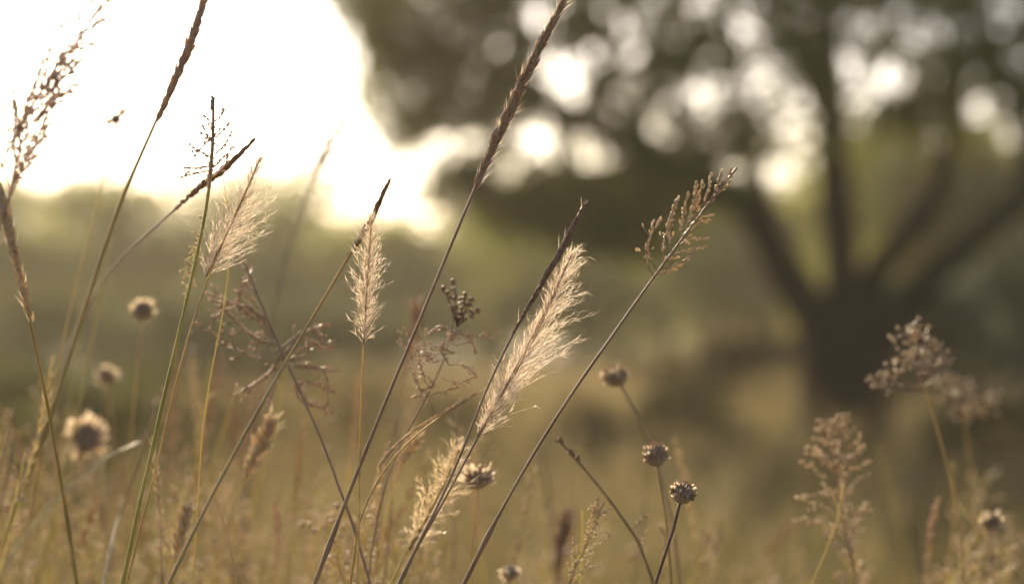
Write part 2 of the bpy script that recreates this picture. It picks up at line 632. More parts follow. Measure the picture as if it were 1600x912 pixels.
def build_tree():
    base = T(1318, 740); base.z = 0
    o = root('spreading_tree', 'large dark tree forking low into spreading limbs, right of the seeding grasses', 'tree', base)
    s = TD / FPX
    mb = MB()
    tr = spline([Vector((base.x, base.y, -0.1)), T(1318, 690), T(1318, 610), T(1320, 550), T(1322, 500), T(1320, 455)], 26)
    mb.tube(tr, lambda t: s * (84 - 14 * min(1, t * 2.2) - 24 * max(0, t - .8) / .2), 14)
    mb.build('trunk', 'bark', o, base)
    limbs = [
        ([T(1300, 600), T(1268, 500), T(1220, 412), T(1180, 345, -.1), T(1120, 295, -.2), T(1020, 250, -.3), T(900, 190, -.3), T(760, 110, -.2), T(640, 30, 0)], 34, 12),
        ([T(1318, 520), T(1315, 400), T(1308, 290, .1), T(1305, 150, .2), T(1292, 0, .2), T(1280, -150, .3), T(1250, -330, .3)], 31, 12),
        ([T(1335, 540), T(1372, 425, .1), T(1440, 345, .2), T(1498, 255, .5), T(1522, 130, .6), T(1512, -10, .6), T(1490, -200, .6)], 27, 10),
        ([T(1345, 610), T(1388, 512, -.1), T(1450, 430, -.2), T(1535, 352, -.3), T(1610, 285, -.4), T(1720, 190, -.4), T(1850, 60, -.4)], 32, 11),
        ([T(1205, 385, -.05), T(1185, 270, .1), T(1172, 160, .3), T(1150, 40, .4), T(1120, -120, .5)], 17, 8),
        ([T(1585, 310, -.35), T(1590, 200, -.2), T(1560, 100, 0), T(1530, 0, .1), T(1540, -140, .2)], 20, 9),
        ([T(1305, 210, .15), T(1250, 120, -.2), T(1200, 20, -.5), T(1130, -120, -.7)], 14, 7),
        ([T(1030, 255, -.3), T(960, 150, .1), T(880, 30, .4), T(800, -110, .6)], 14, 6),
        ([T(1518, 160, .6), T(1450, 60, .9), T(1400, -60, 1.2)], 13, 6),
    ]
    for pts, r0, r1 in limbs:
        mb = MB()
        ph = rng.uniform(0, 9)
        mb.tube(spline(pts, 30), lambda t: 1.05 * s * (r0 + (r1 - r0) * t) * (1 + .07 * math.sin(t * 23 + ph)), 9)
        mb.build('limb', 'bark', o, base)
    # crown: leaf clumps within the dome the limbs carry, thinner in the open pockets between the boughs
    cx, cz = T(1200, -330).x, T(1200, -330).z
    low = [(540, -60), (588, 40), (625, 140), (665, 215), (715, 255), (765, 275), (810, 290), (860, 310), (930, 335), (1010, 350), (1100, 350), (1160, 300),
           (1250, 262), (1330, 225), (1380, 235), (1440, 240), (1500, 235), (1560, 200), (1640, 200), (1760, 220), (1900, 120), (2050, 0)]
    lx = np.array([T(a, 0).x for a, b in low]); lz = np.array([T(0, b).z for a, b in low])
    holes = [(1180, 130, 43), (1245, 208, 46), (1238, 282, 37), (1150, 45, 26), (1255, 145, 22), (1095, 150, 24), (905, 105, 19),
             (830, 15, 20), (965, 155, 20), (985, 90, 14), (1320, 105, 22), (1365, 135, 22), (1405, 110, 16), (1475, 50, 22),
             (1545, 165, 18), (1430, 110, 14), (1335, 215, 16), (1140, 272, 18), (920, 240, 20), (840, 220, 22), (790, 262, 18), (690, 238, 27),
             (1090, 5, 14), (1000, 25, 14), (1560, 25, 22), (1390, 35, 14), (1330, 170, 16), (945, 15, 10), (1265, 60, 8), (1280, 290, 20),
             (1560, 90, 12), (1600, 120, 14), (870, 160, 10), (1020, 190, 10), (1120, 215, 10), (645, 262, 22), (742, 232, 20), (1700, 60, 30), (1680, 150, 25)]
    hx = np.array([T(a, 0).x for a, b, c in holes]); hz = np.array([T(0, b).z for a, b, c in holes]); hr = np.array([(c * 1.12 + 5) * s for a, b, c in holes])
    # many small chinks between the twigs
    for _ in range(140):
        ax_, az_ = T(nrg.uniform(820, 1640), 0).x, T(0, nrg.uniform(-20, 250)).z
        hx = np.append(hx, ax_); hz = np.append(hz, az_); hr = np.append(hr, s * nrg.uniform(7, 19))
    # twig clumps
    N = 1900
    c = []
    while len(c) < N:
        x = nrg.uniform(lx[0] - .1, lx[-1]); z = nrg.uniform(1.6, 5.6); y = nrg.uniform(-1.7, 1.7)
        zl = np.interp(x, lx, lz)
        top = cz + 2.2 * math.sqrt(max(0, 1 - ((x - cx) / 4.3) ** 2)) - 0.6
        if z < zl + 0.10 or z > top:
            continue
        if abs(y) > 1.7 * math.sqrt(max(0.05, 1 - ((x - cx) / 4.3) ** 2)):
            continue
        if z > 3.1 and nrg.random() < 0.55:
            continue
        if z < 3.3:
            y *= 0.38
        elif nrg.random() < .4:
            y = y * .5 + 2.0  # unseen clumps above the frame, added behind to keep sun off the limbs
        c.append((x, y + TD, z))
    # ragged sprays at the rim of the crown
    for _ in range(170):
        u = nrg.uniform(0, 1)
        px_ = 525 + 500 * u
        pz_ = np.interp(px_, [a for a, b in low], [b for a, b in low])
        q = T(px_ + nrg.normal() * 26 - 12, pz_ + abs(nrg.normal()) * 32 - 12, nrg.normal() * .3)
        c.append((q.x, q.y, q.z))
    c = np.array(c)
    N = len(c)
    k = 45
    leaf = np.repeat(c, k, 0) + nrg.normal(size=(N * k, 3)) * np.array([0.11, 0.11, 0.085])
    d = np.sqrt((leaf[:, 0][:, None] - hx) ** 2 + (leaf[:, 2][:, None] - hz) ** 2)
    edge = hr * (1 + 0.38 * nrg.normal(size=(len(leaf), 1)))
    leaf = leaf[(d > edge).all(1) | (nrg.random(len(leaf)) < .07)]
    tint = np.clip(nrg.random(len(leaf)) * .7 + .3 * nrg.random(len(leaf)), 0, 1)
    cr = leaf_cloud('crown', leaf, 0.075, 'leaf', o, base, 0.5, tint)
    return o
build_tree()

# ---------------------------------------------------------------- hedge trees at the far side of the meadow
def far_tree(label, px, top, D, w, m, group, dens=1.0, leaf=0.16, trunk_h=0.5, name='field_tree', low=0.15):
    """w: crown width in metres, top: picture height of its top"""
    topz = P(px, top, D).z * 1.07
    base = P(px, 456, D); base.z = 0
    o = root(name, label, 'tree', base, group)
    mb = MB()
    pts = spline([base - Vector((0, 0, .1)), base + Vector((rng.uniform(-.1, .1), 0, topz * .3)), base + Vector((rng.uniform(-.25, .25), 0, topz * .75))], 10)
    mb.tube(pts, lambda t: 0.05 * topz * (1 - .7 * t), 7)
    for i in range(4):
        p, d = at(pts, rng.uniform(.3, .8))
        e = p + Vector((rng.uniform(-1, 1) * w * .35, rng.uniform(-1, 1) * w * .3, topz * .25))
        mb.tube([p, p.lerp(e, .5) + Vector((0, 0, -.05)), e], lambda t: 0.02 * topz * (1 - .7 * t), 5)
    mb.build('trunk', 'bark', o, base)
    lobes = []
    for i in range(16):
        a = rng.uniform(0, 6.28)
        rr = math.sqrt(rng.random()) * w * 0.36
        z = topz * rng.uniform(low + .12, .86)
        lobes.append((base.x + rr * math.cos(a), base.y + .5 * rr * math.sin(a), z, rng.uniform(.16, .26) * w, rng.uniform(.12, .2) * topz))
    lobes.append((base.x, base.y, topz * .82, w * .2, topz * .18))
    out = []
    for (x, y, z, rx, rz) in lobes:
        n = int(270 * dens)
        q = nrg.normal(size=(n, 3)); q /= np.linalg.norm(q, axis=1)[:, None]
        q *= (nrg.random(n) ** .4)[:, None]
        out.append(np.array([x, y, z]) + q * np.array([rx, rx * .5, rz]))
    out = np.concatenate(out)
    out = out[(out[:, 2] > topz * low * rng.uniform(.6, 1.2)) & (out[:, 2] < topz)]
    leaf_cloud('crown', out, leaf, m, o, base, .6)
    return o

G = 'trees along the far edge of the meadow'
for lab, px, top, D, w, dens in (
    ('hazy green tree behind the tall left grasses, leftmost of the far row', 10, 285, 34, 3.7, .7),
    ('hazy green tree in the far row behind the thin brown spike', 160, 266, 36, 3.6, .7),
    ('hazy green tree in the far row behind the first fluffy plume', 320, 270, 35, 3.5, .7),
    ('hazy green tree in the far row between the two left plumes', 470, 262, 36, 3.5, .7),
    ('low hazy tree in the far row where the bright sky dips lowest', 620, 352, 33, 3.2, .8),
    ('hazy tree in the far row behind the tallest central spike', 760, 325, 36, 3.6, .8),
    ('bright green tree in the far row left of the drooping bough', 900, 270, 34, 3.6, .8),
    ('green tree in the far row behind the branched panicle', 1040, 275, 36, 3.4, .8),
    ('small tree in the far row seen left of the dark trunk', 1170, 315, 35, 3.6, .6),
    ('small tree in the far row seen through the forking limbs', 1300, 292, 34, 3.6, .6),
    ('tall olive green tree behind the right limbs of the dark tree', 1420, 165, 27, 3.2, .55),
    ('slim olive tree in the far row between central and right limbs', 1365, 225, 30, 2.4, .6),
    ('green tree in the far row behind the rightmost limb', 1560, 215, 26, 2.9, .9),
    ('green tree in the far row at the right edge', 1720, 210, 28, 3.4, 1)):
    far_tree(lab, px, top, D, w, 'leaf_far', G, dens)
for i, px in enumerate(range(-60, 1700, 130)):
    far_tree('far-off hazy hedge bush between the meadow and the sky, ' + ('leftmost', 'second from left', 'third from left', 'fourth from left', 'fifth from left', 'sixth from left', 'seventh from left', 'eighth from left',
             'ninth from left', 'tenth from left', 'eleventh from left', 'twelfth from left', 'thirteenth from left', 'rightmost')[i] + ' of its row',
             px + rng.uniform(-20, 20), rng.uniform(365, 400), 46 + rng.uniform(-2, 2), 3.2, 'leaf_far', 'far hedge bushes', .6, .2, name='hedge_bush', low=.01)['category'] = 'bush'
G2 = 'low shrubs in front of the far trees'
for lab, px, top, D, w in (
    ('low hazy shrub just left of the tree trunk', 1140, 515, 20, 1.9),
    ('dark shrub right of the tree trunk', 1475, 440, 19, 1.7),
    ('dark shrub at the right edge behind the pale umbel', 1600, 400, 20, 2.0),
    ('olive shrub behind the tall stems at the left edge', 60, 455, 22, 2.6),
    ('olive shrub behind the first fluffy plume and its stem', 300, 460, 23, 2.4),
    ('olive shrub behind the small upright plume', 500, 480, 23, 2.2)):
    far_tree(lab, px, top, D, w, 'leaf_dark' if px > 1300 else ('leaf_brown' if px > 1000 else 'leaf_olive'), G2, .8, .1, name='meadow_shrub', low=.02)['category'] = 'shrub'

G3 = 'low bushy weeds standing in the meadow'
for lab, px, top, D, w, m in (
    ('low olive weed bush at the left edge of the meadow', -10, 560, 10.5, 1.0, 'leaf_olive'),
    ('low olive weed bush behind the ruffed seed head', 120, 590, 9.5, .8, 'leaf_olive'),
    ('low olive weed bush behind the bright green stem', 250, 570, 11, .9, 'leaf_olive'),
    ('low brownish weed bush under the slack panicle', 385, 600, 10, .9, 'leaf_brown'),
    ('low brownish weed bush under the small upright plume', 540, 590, 11, .9, 'leaf_brown'),
    ('low brownish weed bush behind the large plume base', 700, 610, 12, .8, 'leaf_brown'),
    ('low brownish weed bush behind the highest round seed head', 905, 622, 13, .8, 'leaf_brown'),
    ('low olive weed bush left of the trunk foot', 1085, 612, 12.5, .9, 'leaf_olive'),
    ('low olive weed bush right of the trunk foot', 1480, 640, 12, .9, 'leaf_olive'),
    ('low olive weed bush at the right edge of the meadow', 1590, 625, 11.5, 1.0, 'leaf_olive')):
    far_tree(lab, px, top, D, w, m, G3, .55, .05, name='weed_bush', low=.02)['category'] = 'bush'

# ---------------------------------------------------------------- meadow grass (uncountable)
def blades(n, d0, d1, h0, h1, w, spread=0.34, pad=1.0, power=1.0):
    D = d0 + (d1 - d0) * nrg.random(n) ** power
    x = nrg.uniform(-1, 1, n) * (D * spread + pad)
    h = nrg.uniform(h0, h1, n) * nrg.uniform(.75, 1.1, n)
    a = nrg.uniform(0, 2 * np.pi, n)
    lean = h * nrg.uniform(.08, .5, n)
    lx, ly = np.cos(a) * lean + .08 * h, np.sin(a) * lean
    f = nrg.uniform(0, np.pi, n)
    wx, wy = np.cos(f) * w, np.sin(f) * w
    V = np.zeros((n, 7, 3))
    for i, (t, ww) in enumerate(((0, 1), (.4, .85), (.75, .55))):
        for k, sg in enumerate((-1, 1)):
            V[:, i * 2 + k, 0] = x + lx * t ** 2 + sg * wx * ww * .5
            V[:, i * 2 + k, 1] = D + ly * t ** 2 + sg * wy * ww * .5
            V[:, i * 2 + k, 2] = h * t * (1 - .12 * t * t)
    V[:, 6] = np.stack([x + lx, D + ly, h * .88], 1)
    b = np.arange(n)[:, None] * 7
    tri = np.concatenate([b + np.array(q) for q in ((0, 1, 3), (0, 3, 2), (2, 3, 5), (2, 5, 4), (4, 5, 6))])
    patch = .5 + .5 * np.sin(x * 1.7 + 1.3 * np.sin(D * .8)) * np.sin(D * .9 + 1.1 * np.sin(x * 1.1))
    return V.reshape(-1, 3), tri, np.repeat(np.clip(.6 * nrg.random(n) + .5 * patch - .1, 0, 1), 7), V[:, 6]

def tufts(n, d0, d1):
    Vs, Ts, Cs, tips = [], [], [], []
    off = 0
    for i in range(n):
        D = d0 + (d1 - d0) * nrg.random() ** .8
        x = nrg.uniform(-1, 1) * (D * .3 + .6)
        k = int(nrg.integers(40, 90))
        h = nrg.uniform(.55, 1.12) if D < 9 else nrg.uniform(.5, .95)
        v, t, c, tp = blades(k, 0, .01, h * .6, h, .0016 * D ** .7)
        v = v.reshape(k, 7, 3)
        r = nrg.uniform(.05, .22)
        x0 = v[:, 0, 0] * .5 + v[:, 1, 0] * .5
        dx = nrg.normal(size=k) * r + x
        dy = nrg.normal(size=k) * r + D
        v[:, :, 0] += (dx - x0)[:, None]
        v[:, :, 1] += dy[:, None]
        tone = np.clip(nrg.choice([.05, .3, .6, 1.0]) + nrg.normal(size=k) * .12, 0, 1)
        Vs.append(v.reshape(-1, 3)); Ts.append(t + off); Cs.append(np.repeat(tone, 7)); tips.append(v[:, 6])
        off += k * 7
    return np.concatenate(Vs), np.concatenate(Ts), np.concatenate(Cs), np.concatenate(tips)

def meadow():
    for nm, args in (('meadow_grass', (26000, 5.5, 15, .30, .62, .005)),
                     ('distant_meadow_grass', (34000, 15, 34, .30, .55, .012)),
                     ('tall_meadow_grass', (420, 3.2, 17)),
                     ('near_meadow_grass', (5200, 2.3, 7.5, .5, 1.14, .004))):
        v, t, c, tips = tufts(*args) if nm == 'tall_meadow_grass' else blades(*args)
        o = np_mesh(nm, v, t, 'weed' if nm == 'tall_meadow_grass' else 'meadow', None, c)
        o['kind'] = 'stuff'
        o['label'] = {'meadow_grass': 'soft golden grass covering the middle of the meadow', 'distant_meadow_grass': 'far golden grass running up to the trees',
                      'tall_meadow_grass': 'olive brown taller grass standing out of the meadow before the trees',
                      'near_meadow_grass': 'blurred tall yellowish grass just behind the seed heads'}[nm]
        o['category'] = 'grass'
        # loose seed tops
        k = len(tips) // ({'near_meadow_grass': 4, 'tall_meadow_grass': 3}.get(nm, 2))
        cs = np.repeat(tips[:k], 7, 0) + nrg.normal(size=(k * 7, 3)) * np.array([.012, .012, .035])
        sz = {'meadow_grass': .014, 'distant_meadow_grass': .03, 'tall_meadow_grass': .014, 'near_meadow_grass': .008}[nm]
        leaf_cloud('seed_tops', cs, sz, 'meadow_head', o, (0, 0, 0), .45)['kind'] = 'stuff'
meadow()

# ---------------------------------------------------------------- individual grasses and flowers
RIGHT = Vector((1, 0, 0))
def axis_of(pts, D=FOCUS, n=26):
    return spline([P(p[0], p[1], p[2] if len(p) > 2 else D) for p in pts], n)
def pm(n, D=FOCUS):
    return px2m(n, D)
def leafy(lo, hi, pk):
    """length profile along a plume: lo at the tip, 1 at pk, hi at the base"""
    return lambda t: lo + (1 - lo) * (t / pk) ** 0.8 if t < pk else hi + (1 - hi) * math.sqrt(max(0, 1 - ((t - pk) / (1 - pk)) ** 2))

# tall spike reaching the top of the picture, centre
o, pl = plant('grass_spike', 'tallest central spike, red-brown stem leaning right to the top edge', 'grass',
    [(884, -4), (842, 78), (800, 165), (768, 235), (742, 295), (700, 400), (640, 540), (575, 690), (530, 808), (490, 912)], 8.5, 'stem_brown', 'brown seed spikes')
ax = axis_of([(884, -4), (842, 78), (800, 165), (768, 235), (742, 297)])
add_spike(o, ax, 210, pm(24), pm(3.1), 'spikelet', 0.22, 0.3, lambda t: 0.45 + 0.75 * math.sin(math.pi * min(1, .05 + t * .82)), 260)

# thin dark spike in front of the big plume
o, pl = plant('grass_spike', 'slim dark spike crossing in front of the large feathery plume', 'grass',
    [(912, 322), (880, 385), (848, 440), (800, 522), (757, 618), (722, 715), (640, 868), (612, 925)], 7.5, 'stem_brown', 'brown seed spikes', D=1.36)
add_spike(o, axis_of([(912, 322), (880, 385), (848, 440), (797, 530)], 1.36), 110, pm(22), pm(3.0), 'spikelet_dark', 0.13, 0.15,
    lambda t: 0.4 + 0.6 * math.sin(math.pi * min(1, .05 + t * .9)), 8)

# thin spike upper left
o, pl = plant('grass_spike', 'slender brown spike against the white sky, leaning right at upper left', 'grass',
    [(330, -30, 1.44), (300, 60, 1.44), (272, 130, 1.45), (245, 192, 1.46), (215, 265, 1.48), (188, 330, 1.5), (132, 480, 1.53), (86, 610, 1.56), (40, 740, 1.58), (-10, 870, 1.6)], 11, 'stem_olive', 'brown seed spikes', D=1.47)
add_spike(o, axis_of([(330, -30, 1.44), (300, 60, 1.44), (272, 130, 1.45), (243, 196, 1.46)]), 120, pm(25), pm(3.2), 'spikelet_pink', 0.24, 0.4,
    lambda t: 0.75 + 0.3 * math.sin(math.pi * t))

# arching dark spike
o, pl = plant('grass_spike', 'dark spike crossing the first fluffy plume at a low slant', 'grass',
    [(396, 220, 1.39), (352, 262, 1.40), (300, 300, 1.43), (255, 345, 1.48), (205, 385, 1.54), (150, 455, 1.62), (100, 570, 1.7), (60, 720, 1.76), (30, 912, 1.8)], 6, 'stem_brown', 'brown seed spikes', D=1.45)
add_spike(o, axis_of([(396, 220, 1.39), (352, 262, 1.40), (312, 292, 1.425), (268, 332, 1.47)]), 70, pm(24), pm(3.4), 'spikelet_dark', 0.1, 0.05,
    lambda t: 0.35 + 0.65 * math.sin(math.pi * min(1, .05 + t * .8)))

# spike left of plume two, long olive stem
o, pl = plant('grass_spike', 'dark-tipped spike on a long olive stem beside the small upright plume', 'grass',
    [(608, 283, 1.40), (575, 352, 1.42), (532, 418, 1.44), (482, 508, 1.45), (420, 610, 1.44), (342, 760, 1.42), (262, 918, 1.40)], 9, 'stem_olive', 'brown seed spikes', D=1.43)
add_spike(o, axis_of([(608, 283, 1.40), (575, 352, 1.42), (538, 410, 1.44)]), 60, pm(24), pm(3.4), 'spikelet_dark', 0.1, 0.05,
    lambda t: 0.35 + 0.6 * math.sin(math.pi * min(1, .05 + t * .8)))

# left edge nodding spike
o, pl = plant('grass_spike', 'pale rough spike at the left edge bending down and out of view', 'grass',
    [(-42, 190, 1.3), (-15, 270, 1.3), (5, 322, 1.3), (24, 400, 1.31), (46, 488, 1.33), (62, 560, 1.35), (76, 640, 1.38), (90, 745, 1.45), (118, 912, 1.5)], 9, 'stem_olive', 'brown seed spikes', D=1.33)
add_spike(o, axis_of([(-42, 190, 1.3), (-15, 270, 1.3), (5, 322, 1.3), (24, 400, 1.31), (50, 505, 1.33)]), 150, pm(24), pm(4.2), 'bead', 0.2, 0.1,
    lambda t: 0.8 + 0.3 * math.sin(math.pi * t), 60)

# first plume
LEAN1 = (P(400, 300) - P(330, 430)).normalized()
o, pl = plant('grass_plume', 'wide fluffy cream plume at upper left with a dark midrib', 'grass',
    [(408, 246), (386, 300), (352, 368), (323, 430), (300, 500), (272, 585), (250, 700), (224, 812), (200, 915)], 5.5, 'stem_olive', 'feathery plume grasses')
add_plume(o, axis_of([(407, 248), (388, 292), (362, 350), (338, 398), (322, 432)]), 250, pm(70), pm(0.47), 'plume', leafy(.25, .62, .6), 0.72, (Vector((.9, 0, -.3)), .25))

# second plume
o, pl = plant('grass_plume', 'small upright spindle-shaped plume on a straight thin stem', 'grass',
    [(581, 342), (577, 400), (572, 470), (568, 540), (565, 610), (562, 720), (558, 830), (556, 915)], 5, 'stem_olive', 'feathery plume grasses')
add_plume(o, axis_of([(581, 342), (577, 400), (572, 470), (568, 538)]), 250, pm(46), pm(0.48), 'plume', leafy(.25, .5, .6), 0.68, fleck=pm(11))

# third, largest plume
o, pl = plant('grass_plume', 'largest feathery cream plume at centre, swept to the right', 'grass',
    [(893, 398), (862, 470), (826, 545), (780, 622), (745, 682), (715, 745), (665, 830), (618, 915)], 6.5, 'stem_brown', 'feathery plume grasses', D=1.375)
add_plume(o, axis_of([(894, 396), (864, 466), (828, 542), (782, 620), (745, 682)], 1.375), 390, pm(80), pm(0.46), 'plume', leafy(.2, .6, .65), 0.55, (Vector((.85, 0, -.5)), .35))

# fourth plume, softer, low centre
o, pl = plant('grass_plume', 'golden half-blurred plume low at centre beside a round seed head', 'grass',
    [(716, 708), (692, 760), (662, 818), (640, 858), (612, 915)], 6, 'stem_green', 'feathery plume grasses', D=1.46)
add_plume(o, axis_of([(718, 700), (694, 757), (664, 815), (640, 858)], 1.46), 190, pm(48, 1.46), pm(.7, 1.46), 'plume_gold', leafy(.5, .6, .5), 0.8, fleck=pm(12))

# branched panicle on the right of centre
def hand_panicle(o, items, D, r, bead, nb, m, bm, sub=.15, bl=2.0, extra=0):
    items = list(items)
    for _ in range(extra):
        a_, b_, c_ = rng.choice(items)
        g = lambda v, k: (v[0] + rng.gauss(0, k), v[1] + rng.gauss(0, k))
        items.append((g(a_, 3), g(b_, 11), g(c_, 17)))
    for p0, p1, p2 in items:
        y = rng.uniform(-1, 1) * pm(14, D)
        a, b, c = P(*p0, D), P(*p1, D) + Vector((0, y * .6, 0)), P(*p2, D) + Vector((0, y, 0))
        poly = spline([a, b, c], 9)
        L = (c - a).length
        mb = MB(); sb = MB()
        mb.tube(poly, lambda t: r * (1 - .5 * t), 4)
        n = max(3, int(nb * L / pm(80, D)))
        for i in range(n):
            t = .18 + .82 * (i + rng.random() * .7) / n
            q, d = at(poly, t)
            rad = around(d, rng.uniform(0, 6.28))
            if rng.random() < sub:
                e = q + (d * .8 + rad).normalized() * L * rng.uniform(.1, .22)
                mb.tube([q, q.lerp(e, .5), e], lambda t: r * .5, 3)
                q = e
            sb.seed(q, d + rad * rng.uniform(.15, .6), bead * bl * rng.uniform(.7, 1.25), bead * rng.uniform(.75, 1.1))
            if rng.random() < .35:
                sb.hair(q, d + rad * .6, rad * 30, bead * 3.5, bead * .12, 3)
        sb.seed(poly[-1], at(poly, 1)[1], bead * bl, bead)
        b_ = mb.build('branch', m, o, o.location)
        sb.build('spikelets', bm, b_, Vector(o.location), kind='stuff')

o, pl = plant('grass_panicle', 'branched beaded panicle on a long bare stem, right of the large plume', 'grass',
    [(1150, 262), (1120, 300), (1085, 345), (1050, 392), (1018, 432), (975, 495), (930, 560), (885, 625), (850, 682), (790, 795), (725, 918)], 8, 'stem_brown', 'open seed panicles')
hand_panicle(o, [
    ((1020, 430), (1008, 400), (1020, 350)), ((1026, 422), (1012, 385), (1030, 345)), ((1036, 408), (1040, 370), (1055, 318)), ((1048, 394), (1046, 362), (1060, 312)),
    ((1058, 378), (1068, 335), (1074, 306)), ((1070, 362), (1082, 325), (1086, 290)), ((1085, 344), (1092, 315), (1096, 288)), ((1098, 326), (1106, 300), (1112, 276)),
    ((1112, 308), (1122, 288), (1128, 270)), ((1022, 428), (1045, 424), (1072, 408)), ((1030, 420), (1060, 412), (1085, 392)), ((1044, 402), (1070, 392), (1098, 386)),
    ((1056, 386), (1075, 375), (1102, 372)), ((1066, 368), (1085, 352), (1106, 345)), ((1078, 352), (1094, 340), (1110, 336)), ((1096, 330), (1110, 316), (1122, 302)),
    ((1108, 314), (1122, 300), (1136, 290)), ((1124, 294), (1134, 280), (1140, 268)), ((1034, 414), (1042, 405), (1056, 402)), ((1090, 338), (1086, 322), (1090, 304))],
    FOCUS, pm(1.3), pm(2.2), 19, 'stem_brown', 'bead', .12, 3.8)

# airy panicle upper left, green stem
o, pl = plant('grass_panicle', 'airy fine panicle on a bright green stem against white sky', 'grass',
    [(333, 152), (336, 190), (337, 235), (331, 290), (318, 345), (304, 412), (288, 485), (268, 580), (246, 690), (214, 812), (190, 915)], 9.5, 'stem_green', 'open seed panicles', wtop=.5)
hand_panicle(o, [
    ((336, 248), (318, 240), (300, 228)), ((335, 258), (312, 262), (292, 262)), ((334, 266), (310, 270), (288, 276)), ((337, 226), (325, 215), (318, 200)),
    ((337, 240), (350, 228), (361, 210)), ((337, 215), (348, 205), (356, 196)), ((336, 200), (328, 190), (322, 184)), ((336, 190), (344, 182), (348, 175)),
    ((335, 176), (330, 168), (331, 155)), ((332, 276), (350, 258), (354, 245)), ((333, 262), (345, 250), (362, 232)), ((335, 212), (322, 222), (305, 240))],
    FOCUS, pm(1.9), pm(2.5), 10, 'straw_glare', 'straw_glare', .25, 2.8)
mb = MB()
top_ = [q - Vector((0, .0004, 0)) for q in pl if q.z > P(331, 300).z]
mb.tube(top_, lambda t: pm(1.5 + 1.6 * t), 6)
mb.build('rachis', 'straw_glare', o, o.location)
add_spike(o, pl[:6], 16, pm(13), pm(2.0), 'straw_glare', .35)
hand_panicle(o, [((318, 345), (306, 380), (296, 430)), ((312, 372), (298, 395), (285, 440)), ((325, 318), (318, 340), (310, 372)), ((306, 405), (300, 440), (292, 470))],
    1.42, pm(.8), pm(3), 9, 'stem_olive', 'bead', .3)
o, pl = plant('grass_stalk', 'thin bent grass stalk rising beside the airy panicle at upper left', 'grass',
    [(342, 240), (352, 285), (360, 330), (366, 372), (362, 430), (345, 520), (318, 640), (300, 912)], 3, 'stem_olive', D=1.42)

# wispy panicle, top left corner
for lab, path, its in (
    ('wispy pinkish panicle arching over the top left corner', [(170, -2), (128, 45), (92, 98), (62, 140), (38, 185), (10, 235), (-25, 300), (-60, 420), (-90, 600), (-110, 912)], 13),
    ('wispy pinkish panicle at the left edge, lower of the pair', [(95, 120), (62, 172), (40, 225), (24, 270), (10, 318), (-10, 380), (-40, 500), (-60, 700), (-75, 912)], 15)):
    o, pl = plant('grass_panicle', lab, 'grass', path, 6, 'stem_brown', 'open seed panicles', D=1.23)
    a = axis_of(path[:6 if its == 13 else 5], 1.23)
    add_panicle(o, a, its * 2, pm(105, 1.3), pm(34, 1.3), pm(2.0, 1.3), 10, 'straw_glare', 'straw_glare', pm(1.9, 1.3), 0.55, (Vector((.2, 0, .3)), .2), 0.15, 0.05, .3, bl=5)

# broken dark stem lower left
o, pl = plant('grass_stalk', 'brown bare stalk broken off beside the bright green stem', 'grass', [(241, 626, 1.58), (226, 700, 1.57), (192, 800, 1.66), (163, 918, 1.55)], 6.5, 'stem_brown', wtop=.6)

# curved rough stalk
o, pl = plant('grass_spike', 'rough yellowish stalk curving up to the right under the large plume', 'grass',
    [(742, 616), (700, 640), (652, 668), (612, 703), (582, 745), (564, 792), (553, 850), (545, 918)], 6.5, 'stem_olive', 'brown seed spikes', D=1.39)
add_spike(o, axis_of([(742, 616), (700, 640), (652, 668), (612, 703), (590, 732)], 1.39), 100, pm(14), pm(1.9), 'bead', 0.14, 0.1, lambda t: .8)

# brown curving stem with a slack panicle, left of centre
o, pl = plant('grass_panicle', 'slack half-blurred panicle on a brown curving stem, left of centre', 'grass',
    [(378, 395, 1.5), (405, 465, 1.48), (436, 545, 1.46), (482, 632, 1.44), (522, 722, 1.42), (556, 832, 1.41), (578, 918, 1.4)], 6.5, 'stem_brown', 'open seed panicles', D=1.45)
hand_panicle(o, [
    ((432, 568), (370, 545), (310, 505)), ((428, 525), (385, 480), (330, 470)), ((434, 548), (470, 520), (512, 508)), ((445, 562), (480, 540), (516, 545)),
    ((450, 572), (490, 575), (522, 580)), ((458, 588), (490, 600), (520, 612)), ((446, 560), (430, 600), (420, 640)), ((452, 575), (470, 610), (486, 632)),
    ((420, 505), (395, 470), (370, 455)), ((412, 482), (390, 440), (385, 415)), ((440, 556), (468, 560), (500, 525)), ((462, 595), (470, 625), (510, 638)),
    ((430, 535), (400, 530), (345, 478)), ((440, 552), (415, 590), (380, 610))],
    1.5, pm(1.6), pm(2.3), 22, 'stem_brown', 'spikelet_pink', .25, 2.8, extra=10)

# dark floret cluster with spray
o, pl = plant('grass_panicle', 'spray topped by a clump of dark dried florets, behind the central spike', 'grass',
    [(712, 445), (716, 500), (705, 560), (672, 612), (640, 655), (612, 715), (590, 800), (575, 915)], 5.5, 'stem_brown', 'open seed panicles', D=1.47)
hand_panicle(o, [((714, 505), (705, 480), (694, 452)), ((714, 505), (712, 475), (708, 442)), ((714, 508), (722, 480), (726, 462)), ((714, 510), (732, 495), (745, 486)), ((714, 508), (728, 485), (736, 470))],
    1.47, pm(2.0), pm(5.0), 9, 'stem_dark', 'spikelet_dark', .3, 1.5)
hand_panicle(o, [((714, 520), (690, 510), (672, 520)), ((712, 540), (735, 535), (742, 548)), ((700, 570), (725, 570), (742, 585)), ((708, 552), (680, 540), (668, 560)),
    ((690, 590), (715, 598), (738, 590)), ((680, 600), (660, 580), (655, 550)), ((668, 618), (695, 610), (712, 605)), ((715, 515), (725, 520), (735, 530)), ((700, 565), (690, 545), (700, 520))],
    1.46, pm(1.0), pm(2.2), 20, 'stem_brown', 'spikelet_pink', .3, 2.6, extra=8)

